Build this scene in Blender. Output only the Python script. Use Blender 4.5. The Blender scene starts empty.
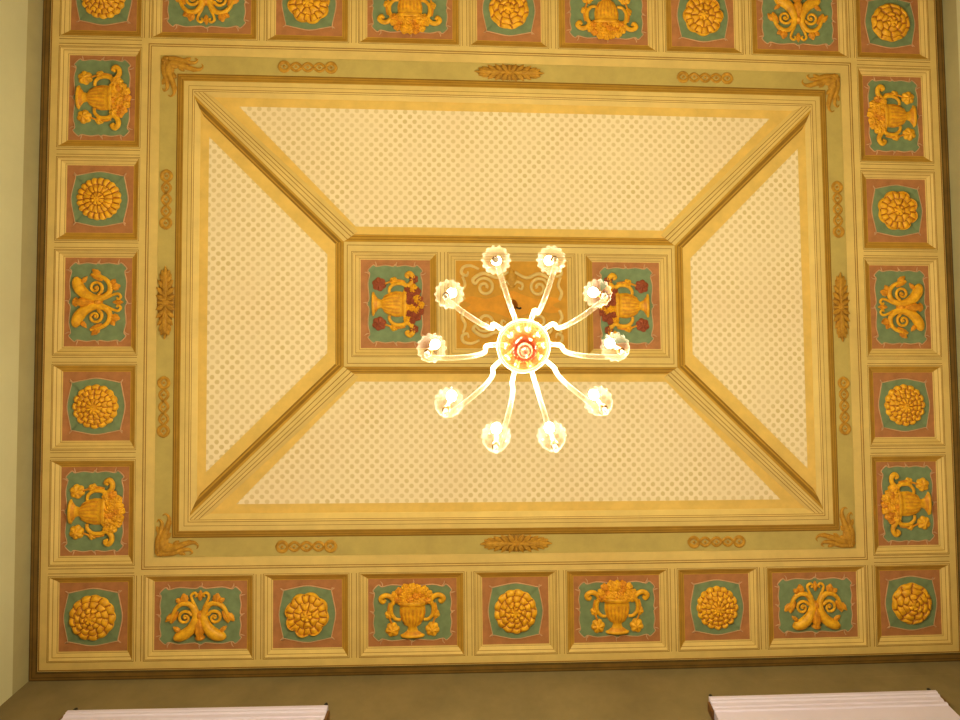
import bpy, bmesh, math, random
from mathutils import Vector, Matrix
random.seed(7)
PI = math.pi
C = bpy.context.scene.collection
S = 1.2            # metres per plan unit
CAMZ = 1.5         # eye height above the floor
D = 4.3            # plan units from eye to ceiling

# the old room is not quite square: a smooth survey of its plan (ideal u,v -> real x,y)
WX = [0.06356, 2.999, 0.0468, -0.01997, 0.00796, 0.00397, 0.00876, -0.00501, -0.01035, -0.00419]
WY = [0.22273, 0.02136, 3.01221, 0.00124, -0.02304, 0.00315, -0.00364, -0.01644, 0.01025, -0.01629]
def P(u, v, h=0.0):
    x, y = u/3, v/3
    b = (1, x, y, x*x, x*y, y*y, x**3, x*x*y, x*y*y, y**3)
    return Vector((S*sum(p*q for p, q in zip(WX, b)), S*sum(p*q for p, q in zip(WY, b)), CAMZ + S*(D-h)))

# ---------------------------------------------------------------- materials
def lin(c):
    return tuple(((x/255)/12.92 if x/255 <= .04045 else ((x/255+.055)/1.055)**2.4) for x in c) + (1,)
def mat(name, rgb, rough=.75, var=.12, scale=9, metal=0, bump=0.0, rgb2=None):
    m = bpy.data.materials.new(name); m.use_nodes = True
    nt = m.node_tree; N = nt.nodes; L = nt.links
    b = N['Principled BSDF']; b.inputs['Roughness'].default_value = rough; b.inputs['Metallic'].default_value = metal
    tc = N.new('ShaderNodeTexCoord'); no = N.new('ShaderNodeTexNoise')
    no.inputs['Scale'].default_value = scale; no.inputs['Detail'].default_value = 6; no.inputs['Roughness'].default_value = .65
    L.new(tc.outputs['Object'], no.inputs['Vector'])
    mx = N.new('ShaderNodeMix'); mx.data_type = 'RGBA'
    c = lin(rgb)
    lo = lin(rgb2) if rgb2 else tuple(x*(1-var) for x in c[:3])+(1,)
    hi = tuple(min(1, x*(1+var*.7)) for x in c[:3])+(1,)
    mx.inputs['A'].default_value = lo; mx.inputs['B'].default_value = hi
    mr = N.new('ShaderNodeMapRange'); mr.inputs['From Min'].default_value = .32; mr.inputs['From Max'].default_value = .68
    L.new(no.outputs['Fac'], mr.inputs['Value']); L.new(mr.outputs['Result'], mx.inputs['Factor'])
    L.new(mx.outputs['Result'], b.inputs['Base Color'])
    if bump:
        bp = N.new('ShaderNodeBump'); bp.inputs['Strength'].default_value = bump; bp.inputs['Distance'].default_value = .01
        n2 = N.new('ShaderNodeTexNoise'); n2.inputs['Scale'].default_value = scale*6; n2.inputs['Detail'].default_value = 3
        L.new(tc.outputs['Object'], n2.inputs['Vector'])
        L.new(n2.outputs['Fac'], bp.inputs['Height']); L.new(bp.outputs['Normal'], b.inputs['Normal'])
    return m
M = {}
M['cream'] = mat('cream_paint', (222, 187, 112), .7, .1, 5)
M['line'] = mat('brown_line_paint', (160, 110, 42), .8, .15, 14)
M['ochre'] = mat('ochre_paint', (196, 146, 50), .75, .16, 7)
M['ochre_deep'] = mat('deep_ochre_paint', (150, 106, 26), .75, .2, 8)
M['brown'] = mat('brown_band_paint', (142, 104, 40), .8, .25, 6)
M['brown_deep'] = mat('umber_band_paint', (98, 72, 24), .8, .25, 6)
M['band'] = mat('gold_band_paint', (230, 186, 98), .7, .12, 6)
M['sage'] = mat('sage_border_paint', (192, 166, 94), .8, .1, 7)
M['terra'] = mat('terracotta_paint', (180, 116, 70), .8, .2, 10)
M['green'] = mat('green_ground_paint', (122, 138, 100), .8, .2, 12)
M['rim'] = mat('pale_pink_edge_paint', (206, 158, 118), .75, .15, 20)
M['gilt'] = mat('yellow_gold_paint', (238, 176, 24), .55, .22, 22, 0, 0, (208, 138, 12))
M['gilt2'] = mat('orange_gold_paint', (230, 154, 22), .55, .22, 26, 0, 0, (190, 112, 12))
M['bronze'] = mat('tan_ornament_paint', (196, 142, 40), .65, .22, 25, 0, 0, (162, 110, 20))
M['red'] = mat('russet_fruit_paint', (158, 74, 44), .65, .25, 25)
M['tan_ground'] = mat('tan_ground_paint', (206, 146, 46), .8, .15, 9)
M['straps'] = mat('grey_beige_strapwork_paint', (228, 194, 124), .75, .15, 14)
M['orange_ground'] = mat('orange_ground_paint', (222, 148, 34), .75, .15, 10)
M['wall'] = mat('olive_grey_plaster', (204, 196, 158), .9, .05, 2, 0, .1)
M['frieze'] = mat('brown_olive_plaster', (172, 158, 116), .9, .08, 3, 0, .15)
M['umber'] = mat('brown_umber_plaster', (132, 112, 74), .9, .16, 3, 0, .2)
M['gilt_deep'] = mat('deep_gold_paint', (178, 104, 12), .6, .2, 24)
M['bronze_deep'] = mat('deep_tan_paint', (148, 102, 18), .7, .2, 22)
M['floor'] = mat('honey_parquet', (96, 68, 44), .5, .15, 20)
M['white'] = mat('white_gloss_paint', (222, 207, 240), .4, .04, 4)
M['dark'] = mat('dark_iron', (40, 30, 22), .5, .2, 20, .4)
M['brass'] = mat('aged_brass', (150, 92, 30), .4, .2, 30, .6)
M['wood'] = mat('brown_wood', (112, 72, 36), .6, .25, 20)
M['pale'] = mat('pale_plaster', (214, 196, 150), .8, .1, 20)

def dots_mat():
    m = bpy.data.materials.new('dotted_panel_paint'); m.use_nodes = True
    nt = m.node_tree; N = nt.nodes; L = nt.links; b = N['Principled BSDF']; b.inputs['Roughness'].default_value = .75
    uv = N.new('ShaderNodeUVMap'); uv.uv_map = 'plan'
    PITCH, RAD = .0585, .0138
    def math_(op, a, bb=None):
        n = N.new('ShaderNodeMath'); n.operation = op
        for i, v in enumerate((a, bb)):
            if v is None: continue
            if isinstance(v, (int, float)): n.inputs[i].default_value = v
            else: L.new(v, n.inputs[i])
        return n.outputs[0]
    sep = N.new('ShaderNodeSeparateXYZ'); L.new(uv.outputs[0], sep.inputs[0])
    wob = N.new('ShaderNodeTexNoise'); wob.inputs['Scale'].default_value = 14; L.new(uv.outputs[0], wob.inputs['Vector'])
    wx = math_('MULTIPLY', math_('SUBTRACT', wob.outputs['Fac'], .5), .008)
    ds = []
    for off in (0, .5):
        fx = math_('SUBTRACT', math_('FRACT', math_('ADD', math_('DIVIDE', math_('ADD', sep.outputs[0], wx), PITCH), 100+off)), .5)
        fy = math_('SUBTRACT', math_('FRACT', math_('ADD', math_('DIVIDE', math_('SUBTRACT', sep.outputs[1], wx), PITCH), 100+off)), .5)
        ds.append(math_('SQRT', math_('ADD', math_('MULTIPLY', fx, fx), math_('MULTIPLY', fy, fy))))
    d = math_('MULTIPLY', math_('MINIMUM', ds[0], ds[1]), PITCH)
    mr = N.new('ShaderNodeMapRange'); mr.inputs['From Min'].default_value = RAD+.0015; mr.inputs['From Max'].default_value = RAD-.0015
    L.new(d, mr.inputs['Value'])
    fade = N.new('ShaderNodeTexNoise'); fade.inputs['Scale'].default_value = 5; fade.inputs['Detail'].default_value = 5
    L.new(uv.outputs[0], fade.inputs['Vector'])
    fr = N.new('ShaderNodeMapRange'); fr.inputs['From Min'].default_value = .3; fr.inputs['From Max'].default_value = .7
    fr.inputs['To Min'].default_value = .5; fr.inputs['To Max'].default_value = 1
    L.new(fade.outputs['Fac'], fr.inputs['Value'])
    fac = math_('MULTIPLY', mr.outputs['Result'], fr.outputs['Result'])
    g = N.new('ShaderNodeMix'); g.data_type = 'RGBA'
    g.inputs['A'].default_value = lin((240, 214, 176)); g.inputs['B'].default_value = lin((248, 224, 190))
    L.new(fade.outputs['Fac'], g.inputs['Factor'])
    mx = N.new('ShaderNodeMix'); mx.data_type = 'RGBA'
    L.new(fac, mx.inputs['Factor']); L.new(g.outputs['Result'], mx.inputs['A']); mx.inputs['B'].default_value = lin((218, 188, 134))
    L.new(mx.outputs['Result'], b.inputs['Base Color'])
    return m
M['dots'] = dots_mat()

def glass_mat(name, rgb, clear, gloss, rough=.1, trans=.5, tint=.5, edge=.35):
    """blown glass: part clear, part milky (diffuse + translucent), part glossy"""
    m = bpy.data.materials.new(name); m.use_nodes = True
    nt = m.node_tree; N = nt.nodes; L = nt.links
    for n in list(N): N.remove(n)
    out = N.new('ShaderNodeOutputMaterial')
    tr = N.new('ShaderNodeBsdfTransparent'); tr.inputs[0].default_value = tuple(1-tint+tint*x for x in lin(rgb)[:3])+(1,)
    di = N.new('ShaderNodeBsdfDiffuse'); di.inputs[0].default_value = lin(rgb)
    tl = N.new('ShaderNodeBsdfTranslucent'); tl.inputs[0].default_value = lin(rgb)
    gl = N.new('ShaderNodeBsdfGlossy'); gl.inputs[0].default_value = (1, 1, 1, 1); gl.inputs['Roughness'].default_value = rough
    def mix(f, a, b):
        x = N.new('ShaderNodeMixShader'); x.inputs[0].default_value = f; L.new(a, x.inputs[1]); L.new(b, x.inputs[2]); return x.outputs[0]
    milky = mix(trans, di.outputs[0], tl.outputs[0])
    lw = N.new('ShaderNodeLayerWeight'); lw.inputs[0].default_value = .4     # longer path through the wall at the rim
    mr = N.new('ShaderNodeMapRange'); mr.inputs['To Min'].default_value = clear; mr.inputs['To Max'].default_value = clear*edge
    L.new(lw.outputs['Facing'], mr.inputs['Value'])
    cl = mix(clear, milky, tr.outputs[0]); L.new(mr.outputs['Result'], cl.node.inputs[0])
    L.new(mix(gloss, cl, gl.outputs[0]), out.inputs[0])
    return m
M['arm_glass'] = glass_mat('clear_white_arm_glass', (255, 244, 224), .93, .012, .15, .12, .3, .72)
M['cup_glass'] = glass_mat('pale_cup_glass', (255, 240, 226), .984, .004, .15, .4, .4, .93)
M['rim_glass'] = glass_mat('white_rim_glass', (255, 236, 206), .6, .02, .15, .04)
M['amber'] = glass_mat('amber_bowl_glass', (242, 188, 124), .955, .03, .12, .1, .8, .97)
M['amber_deep'] = glass_mat('deep_amber_glass', (206, 142, 88), .94, .02, .12, .1, .8, .97)
M['peach_glass'] = glass_mat('peach_finial_glass', (250, 206, 170), .86, .02, .12, .05, .5, .8)
def emit(name, rgb, s):
    m = bpy.data.materials.new(name); m.use_nodes = True
    nt = m.node_tree
    for n in list(nt.nodes): nt.nodes.remove(n)
    o = nt.nodes.new('ShaderNodeOutputMaterial'); e = nt.nodes.new('ShaderNodeEmission')
    e.inputs[0].default_value = rgb+(1,); e.inputs[1].default_value = s
    nt.links.new(e.outputs[0], o.inputs[0]); return m
M['bulb'] = emit('lit_bulb', (1, .945, .62), 1180)

# ---------------------------------------------------------------- mesh collecting
class MB:
    def __init__(s): s.v = []; s.f = []; s.m = []; s.uv = None
    def vert(s, p): s.v.append(Vector(p)); return len(s.v)-1
    def face(s, idx, m=0): s.f.append(tuple(idx)); s.m.append(m)
    def build(s, name, mats, parent=None, smooth=False, origin=None, planuv=None):
        me = bpy.data.meshes.new(name)
        o = Vector((0, 0, 0))
        if parent is not None:
            q = parent
            while q is not None: o = o + q.location; q = q.parent
        elif origin is not None: o = Vector(origin)
        me.from_pydata([tuple(p-o) for p in s.v], [], s.f)
        if not isinstance(mats, (list, tuple)): mats = [mats]
        for mm in mats: me.materials.append(M[mm])
        for p, k in zip(me.polygons, s.m): p.material_index = k; p.use_smooth = smooth
        bm = bmesh.new(); bm.from_mesh(me)
        bmesh.ops.remove_doubles(bm, verts=bm.verts, dist=1e-5)
        bmesh.ops.recalc_face_normals(bm, faces=bm.faces); bm.to_mesh(me); bm.free()
        if planuv:
            uvl = me.uv_layers.new(name='plan')
            for lp in me.loops:
                uvl.data[lp.index].uv = planuv(me.vertices[lp.vertex_index].co+o)
        ob = bpy.data.objects.new(name, me); C.objects.link(ob)
        if parent is not None: ob.parent = parent
        else: ob.location = o
        return ob
def tag(o, label, cat, group=None):
    o['label'] = label; o['category'] = cat
    if group: o['group'] = group
    return o
def thing(name, loc, label, cat, group=None):
    o = bpy.data.objects.new(name, None); C.objects.link(o); o.location = loc; o.empty_display_size = .05
    return tag(o, label, cat, group)
def struct(o): o['kind'] = 'structure'; return o

BACK = -.0495
NS = 10
def loop(u0, u1, v0, v1, h):
    pts = []
    for a, b in (((u0, v0), (u1, v0)), ((u1, v0), (u1, v1)), ((u1, v1), (u0, v1)), ((u0, v1), (u0, v0))):
        for i in range(NS):
            t = i/NS; pts.append((a[0]+(b[0]-a[0])*t, a[1]+(b[1]-a[1])*t, h))
    return pts
def rings(mb, loops, mats, skirt=True):
    """mitred frame: faces between successive rectangular loops; skirts close it to the slab"""
    if skirt:
        loops = [[(u, v, BACK) for u, v, h in loops[0]]] + loops + [[(u, v, BACK) for u, v, h in loops[-1]]]
        mats = [mats[0]] + list(mats) + [mats[-1]]
    idx = [[mb.vert(P(*q)) for q in lp] for lp in loops]
    n = len(idx[0])
    for k in range(len(idx)-1):
        for i in range(n):
            j = (i+1) % n
            mb.face((idx[k][i], idx[k][j], idx[k+1][j], idx[k+1][i]), mats[k])
def slab(mb, u0, u1, v0, v1, h, m=0, back=BACK, nu=1, nv=1):
    g = [[mb.vert(P(u0+(u1-u0)*i/nu, v0+(v1-v0)*j/nv, h)) for j in range(nv+1)] for i in range(nu+1)]
    for i in range(nu):
        for j in range(nv): mb.face((g[i][j], g[i+1][j], g[i+1][j+1], g[i][j+1]), m)
    edge = [(i, 0) for i in range(nu)] + [(nu, j) for j in range(nv)] + [(i, nv) for i in range(nu, 0, -1)] + [(0, j) for j in range(nv, 0, -1)]
    low = [mb.vert(P(u0+(u1-u0)*i/nu, v0+(v1-v0)*j/nv, back)) for i, j in edge]
    for k in range(len(edge)):
        a, b = edge[k], edge[(k+1) % len(edge)]
        mb.face((g[a[0]][a[1]], g[b[0]][b[1]], low[(k+1) % len(edge)], low[k]), m)

# ---------------------------------------------------------------- relief in a local frame (a right, b towards the room's middle, t down)
class Fr:
    def __init__(s, cu, cv, side, t0):
        s.c = (cu, cv); s.t0 = t0
        s.A, s.B = {'bottom': ((1, 0), (0, -1)), 'top': ((1, 0), (0, 1)), 'left': ((0, 1), (1, 0)), 'right': ((0, 1), (-1, 0))}[side]
    def __call__(s, a, b, t):
        return P(s.c[0]+a*s.A[0]+b*s.B[0], s.c[1]+a*s.A[1]+b*s.B[1], s.t0+t)
def catmull(pts, n=6, closed=False):
    out = []; m = len(pts)
    rng = range(m) if closed else range(m-1)
    g = (lambda i: pts[i % m]) if closed else (lambda i: pts[max(0, min(m-1, i))])
    for i in rng:
        p0, p1, p2, p3 = g(i-1), g(i), g(i+1), g(i+2)
        for k in range(n):
            t = k/n
            out.append(tuple(.5*(2*b+(c-a)*t+(2*a-5*b+4*c-d)*t*t+(3*b-a-3*c+d)*t**3) for a, b, c, d in zip(p0, p1, p2, p3)))
    if not closed: out.append(tuple(pts[-1]))
    return out
def tube(mb, fr, pts, rad, t=0.0, flat=.7, seg=8, m=0, n=6, closed=False, spline=True):
    """flattened rope along plan points (a,b[,r])"""
    P3 = [(p[0], p[1], (p[2] if len(p) > 2 else rad)) for p in pts]
    q = catmull(P3, n, closed) if spline else P3
    R = []
    N_ = len(q)
    for i, (a, b, r) in enumerate(q):
        p, s = (q[(i-1) % N_], q[(i+1) % N_]) if closed else (q[max(0, i-1)], q[min(N_-1, i+1)])
        dx, dy = s[0]-p[0], s[1]-p[1]; l = math.hypot(dx, dy) or 1
        nx, ny = -dy/l, dx/l; r = max(r, .0006)
        R.append([mb.vert(fr(a+nx*r*math.cos(k*2*PI/seg), b+ny*r*math.cos(k*2*PI/seg), t+r*flat*math.sin(k*2*PI/seg))) for k in range(seg)])
    for i in range(N_ if closed else N_-1):
        x, y = R[i], R[(i+1) % N_]
        for k in range(seg): mb.face((x[k], x[(k+1) % seg], y[(k+1) % seg], y[k]), m)
    if not closed: mb.face(R[0], m); mb.face(R[-1][::-1], m)
def polar(mb, fr, ca, cb, Rf, Hf, nr, nt, m=0, t=0.0, skirt=None, rs=None, mf=None):
    """height field over a round outline"""
    rs = rs or [i/nr for i in range(1, nr+1)]
    c = mb.vert(fr(ca, cb, t+Hf(0, 0)))
    rows = []
    for r in rs:
        row = []
        for k in range(nt):
            th = 2*PI*k/nt; R = Rf(th)*r
            row.append(mb.vert(fr(ca+R*math.cos(th), cb+R*math.sin(th), t+Hf(r, th))))
        rows.append(row)
    if skirt is not None:
        rows.append([mb.vert(fr(ca+Rf(2*PI*k/nt)*math.cos(2*PI*k/nt), cb+Rf(2*PI*k/nt)*math.sin(2*PI*k/nt), skirt)) for k in range(nt)])
    for k in range(nt): mb.face((c, rows[0][k], rows[0][(k+1) % nt]), m)
    for i, (x, y) in enumerate(zip(rows, rows[1:])):
        for k in range(nt):
            mm = m if mf is None or i+1 >= len(rs) else mf((rs[i]+rs[i+1])/2, 2*PI*(k+.5)/nt)
            mb.face((x[k], y[k], y[(k+1) % nt], x[(k+1) % nt]), mm)
def blob(mb, fr, a, b, ra, rb, h, m=0, t=0.0, nt=12, rot=0):
    def Rf(th):
        x = th-rot; return 1/math.sqrt((math.cos(x)/ra)**2+(math.sin(x)/rb)**2)
    polar(mb, fr, a, b, Rf, lambda r, th: h*math.sqrt(max(0, 1-r*r)), 5, nt, m, t, skirt=t-.004)
def bloom(mb, fr, a, b, R, n, h, m=0, t=0.0, ph=0.0):
    Rf = lambda th: R*(.82+.18*abs(math.cos(n*(th+ph)/2)))
    def H(r, th):
        c = abs(math.cos(n*(th+ph)/2))
        return h*(.35+.45*c*math.sin(PI*min(1, r*1.05))+.55*max(0, 1-(r/.35)**2) if r < .97 else .22)
    polar(mb, fr, a, b, Rf, H, 7, n*6, m, t, skirt=t-.004)
def leaf(mb, fr, a, b, ang, L_, w, h, m=0, t=0.0):
    """pointed leaf with a mid-rib furrow and wavy sides"""
    n = 9; d = (math.cos(ang), math.sin(ang)); p = (-d[1], d[0]); rows = []
    for i in range(n+1):
        s = i/n; ww = w*math.sin(PI*min(1, s*.93+.07))**.8*(1+.14*math.sin(s*22)) if i < n else .0008
        row = []
        for k in range(-3, 4):
            x = k/3
            hh = h*(1-.75*x*x)*(.55+.45*math.sin(PI*s)) - (h*.35 if k == 0 else 0)
            if abs(k) == 3: hh = -.003
            row.append(mb.vert(fr(a+d[0]*L_*s+p[0]*ww*x, b+d[1]*L_*s+p[1]*ww*x, t+hh)))
        rows.append(row)
    for x, y in zip(rows, rows[1:]):
        for k in range(6): mb.face((x[k], x[k+1], y[k+1], y[k]), m)
def spiral(ca, cb, r0, turns, a0, dirn=1, n=14, shrink=.12):
    """points from the rim of a volute to its eye"""
    return [(ca+r0*(1-(1-shrink)*i/n)*math.cos(a0+dirn*turns*2*PI*i/n), cb+r0*(1-(1-shrink)*i/n)*math.sin(a0+dirn*turns*2*PI*i/n)) for i in range(n+1)]

# ---------------------------------------------------------------- coffers
FW = .05
RC = .027     # depth of a coffer
def coffer_frame(root, u0, u1, v0, v1, h0, deep=''):
    """moulded frame; the decorators painted the mouldings of the sides in `deep` in ochre, the others cream"""
    w = lambda d, h: loop(u0-d, u1+d, v0-d, v1+d, h0+h)
    mb = MB()
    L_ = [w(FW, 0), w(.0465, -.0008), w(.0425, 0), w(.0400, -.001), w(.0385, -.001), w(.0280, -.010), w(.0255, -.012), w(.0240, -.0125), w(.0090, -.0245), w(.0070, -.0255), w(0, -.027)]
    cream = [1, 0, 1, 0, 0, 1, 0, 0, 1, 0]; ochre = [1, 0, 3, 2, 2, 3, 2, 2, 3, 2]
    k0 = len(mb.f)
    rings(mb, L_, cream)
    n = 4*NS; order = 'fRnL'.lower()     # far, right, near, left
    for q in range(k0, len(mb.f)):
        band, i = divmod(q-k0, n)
        if order[i//NS] in deep: mb.m[q] = ([ochre[0]]+ochre+[ochre[-1]])[band]  # shade painted in ochre on sides turned from the chandelier, over the relief
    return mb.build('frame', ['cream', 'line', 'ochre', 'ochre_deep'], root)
def square_outline(sa, sb):
    side = [(-.15, .143), (-.134, .139), (-.085, .149), (0, .163), (.085, .149), (.134, .139)]
    pts = []
    for k in range(4):
        c, s = round(math.cos(-k*PI/2)), round(math.sin(-k*PI/2))
        for x, y in side: pts.append(((x*c-y*s)*sa, (x*s+y*c)*sb))
    return catmull(pts, 4, True)
def rect_outline():
    pts = []
    A, B = .232, .168
    top = [(-.215, .150), (-.196, .162), (-.178, .150), (-.12, .162), (-.03, .155), (0, .168), (.03, .155), (.12, .162), (.178, .150), (.196, .162), (.215, .150)]
    rt = [(.232, .128), (.222, .112), (.230, .06), (.224, .012), (.236, 0), (.224, -.012), (.230, -.06), (.222, -.112), (.232, -.128)]
    pts = top + rt + [(-a, -b) for a, b in top] + [(-a, -b) for a, b in rt]
    return catmull(pts, 3, True)
def cartouche(root, fr, kind):
    out = square_outline(1, 1) if kind == 'sq' else rect_outline()
    mb = MB(); t = .005
    c = mb.vert(fr(0, 0, t)); top = [mb.vert(fr(a, b, t)) for a, b in out]; low = [mb.vert(fr(a, b, -.003)) for a, b in out]
    n = len(out)
    for k in range(n):
        j = (k+1) % n
        mb.face((c, top[k], top[j])); mb.face((top[k], low[k], low[j], top[j]))
    g = mb.build('cartouche', 'green', root)
    r = MB()
    q = [(a*1.012, b*1.012) for a, b in out]
    tube(r, fr, q, .0034, .003, 1.2, 6, 0, 1, True, spline=False)
    if kind == 'rect':
        for a, b, da, db in ((-.178, .155, -.012, .03), (.178, .155, .012, .03), (0, .163, .006, .03), (-.178, -.155, -.012, -.03), (.178, -.155, .012, -.03), (0, -.163, -.006, -.03),
                             (.226, .112, .03, .008), (.226, -.112, .03, -.008), (-.226, .112, -.03, .008), (-.226, -.112, -.03, -.008), (.228, 0, .026, .01), (-.228, 0, -.026, .01)):
            tube(r, fr, [(a, b, .004), (a+da*.5+db*.15, b+db*.5, .0036), (a+da, b+db, .001)], .003, .003, .8, 6)
    else:
        for sa in (-1, 1):
            for sb in (-1, 1):
                tube(r, fr, [(sa*.142, sb*.138, .004), (sa*.152, sb*.147, .004), (sa*.160, sb*.150, .001)], .003, .003, .8, 6)
    r.build('rim', 'rim', g, True)
    return g
ROS = {  # rings: (outer radius share, petals, phase, height)
    'daisy': dict(R=.128, rings=[(1, 20, 0, .019), (.66, 16, .5, .027), (.3, 8, 0, .032)], edge=.06),
    'dahlia': dict(R=.130, rings=[(1, 13, 0, .02), (.74, 11, .4, .026), (.48, 9, .2, .031), (.26, 6, 0, .034)], edge=.05),
    'acanthus': dict(R=.130, rings=[(1, 8, 0, .02), (.93, 16, .2, .021), (.58, 8, .5, .029), (.26, 6, 0, .034)], edge=.10),
    'marigold': dict(R=.130, rings=[(1, 16, 0, .018), (.8, 16, .5, .024), (.58, 12, 0, .029), (.36, 10, .5, .032)], edge=.07),
    'camellia': dict(R=.126, rings=[(1, 10, .3, .02), (.78, 8, 0, .026), (.5, 6, .5, .031), (.28, 5, 0, .034)], edge=.04),
}
def rosette(root, fr, kind, rot, twist=0.0):
    d = ROS[kind]; mb = MB(); rg = d['rings']; R0 = d['R']; n0 = rg[0][1]
    Rf = lambda th: R0*(1-d['edge']*(1-abs(math.cos(n0*(th+rot)/2))))
    rs = []
    for (ro, n, ph, h), nx in zip(rg, rg[1:]+[(.14, 0, 0, 0)]):
        ri = nx[0]
        rs += [ri+.001, ri+(ro-ri)*.12, ri+(ro-ri)*.3, ri+(ro-ri)*.5, ri+(ro-ri)*.7, ri+(ro-ri)*.85, ri+(ro-ri)*.95, ro-.004]
    rs = sorted(set([.05, .1]+[round(x, 4) for x in rs]))
    def at(r, th):
        for (ro, n, ph, h), nx in zip(rg, rg[1:]+[(.12, 0, 0, .03)]):
            if nx[0] < r <= ro:
                q = (r-nx[0])/(ro-nx[0])
                return q, abs(math.cos(n*(th+rot+twist*q)/2+ph*PI)), h
        return 0, 1, rg[-1][3]+.006
    def H(r, th):
        q, c, h = at(r, th)
        return h-.012+.020*math.sqrt(c)*(.3+.7*math.sin(PI*min(1, .12+.80*q)))*(1-.35*q**3)
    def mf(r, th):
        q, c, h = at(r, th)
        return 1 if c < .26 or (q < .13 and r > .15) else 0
    polar(mb, fr, 0, 0, Rf, H, 0, 180, 0, .004, skirt=.003, rs=rs, mf=mf)
    o = mb.build('rosette', ['gilt', 'gilt_deep'], root, True)
    b = MB(); bl = R0*.15
    polar(b, fr, 0, 0, lambda th: bl, lambda r, th: .010*math.sqrt(max(0, 1-r*r))+.002*math.cos(r*9), 6, 20, 0, .032, skirt=.028)
    b.build('boss', 'gilt2', o, True)
def urn(root, fr, coloured):
    t = .005
    # body: half-round fluted vase
    prof = [(-.137, .073), (-.128, .074), (-.122, .058), (-.105, .034), (-.085, .026), (-.075, .034), (-.066, .052), (-.035, .070), (0, .079), (.03, .078), (.045, .074), (.052, .092), (.062, .098), (.07, .09)]
    mb = MB(); rows = []
    for b, r in prof:
        row = []
        for k in range(15):
            x = -1+2*k/14
            fl = 1+.10*math.cos(x*PI*7) if -.06 < b < .045 else 1
            row.append(mb.vert(fr(x*r, b, t+(.030*math.sqrt(max(0, 1-x*x))*(r/.08)**.5*fl if abs(x) < 1 else -.003))))
        rows.append(row)
    for x, y in zip(rows, rows[1:]):
        bb = len(mb.f)//14
        for k in range(14): mb.face((x[k], x[k+1], y[k+1], y[k]), 1 if (5 <= bb <= 8 and k % 2) or bb in (2, 10) else 0)
    mb.face(rows[0]); mb.face(rows[-1][::-1])
    body = mb.build('urn', ['gilt', 'gilt2'], root, True)
    for s in (-1, 1):
        h = MB()
        tube(h, fr, [(s*.068, -.035, .009), (s*.098, -.03, .010), (s*.122, .0, .011), (s*.124, .045, .013), (s*.110, .075, .014), (s*.135, .103, .015), (s*.165, .106, .015), (s*.186, .088, .015), (s*.172, .068, .012), (s*.158, .083, .008)], .008, t+.012, .8, 8)
        h.build('handle', 'gilt', body, True)
        g = MB()
        tube(g, fr, [(s*.135, .06, .006), (s*.142, .02, .007), (s*.136, -.02, .006), (s*.122, -.06, .006)], .006, t+.008, .8, 8)
        g.build('stalk', 'gilt2', body, True)
        f1 = MB(); bloom(f1, fr, s*.138, -.008, .026, 5, .022, 0, t, .3*s); f1.build('small_flower', 'gilt', body, True)
        f2 = MB(); bloom(f2, fr, s*.118, -.096, .043, 6, .028, 0, t, .2*s); f2.build('flower', 'red' if coloured else 'gilt', body, True)
        if coloured:
            f3 = MB(); bloom(f3, fr, s*.150, .112, .028, 6, .026, 0, t+.004); f3.build('fruit', 'red', body, True)
    q = MB(); rnd = random.Random(int(fr.c[0]*1000+fr.c[1]*77))
    for row, (b, half, cnt) in enumerate(((.078, .092, 6), (.105, .098, 6), (.132, .072, 5), (.15, .036, 3))):
        for k in range(cnt):
            a = -half+2*half*k/(cnt-1)+rnd.uniform(-.006, .006); r = rnd.uniform(.023, .030)
            bloom(q, fr, a, b+rnd.uniform(-.006, .006), r, rnd.choice((5, 6)), .024, (rnd.choice((0, 1, 1)) if coloured else rnd.choice((0, 0, 2))), t+.006+rnd.uniform(0, .006), rnd.uniform(0, 1))
    q.build('bouquet', ['gilt', 'red', 'gilt2'], body, True)
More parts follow.
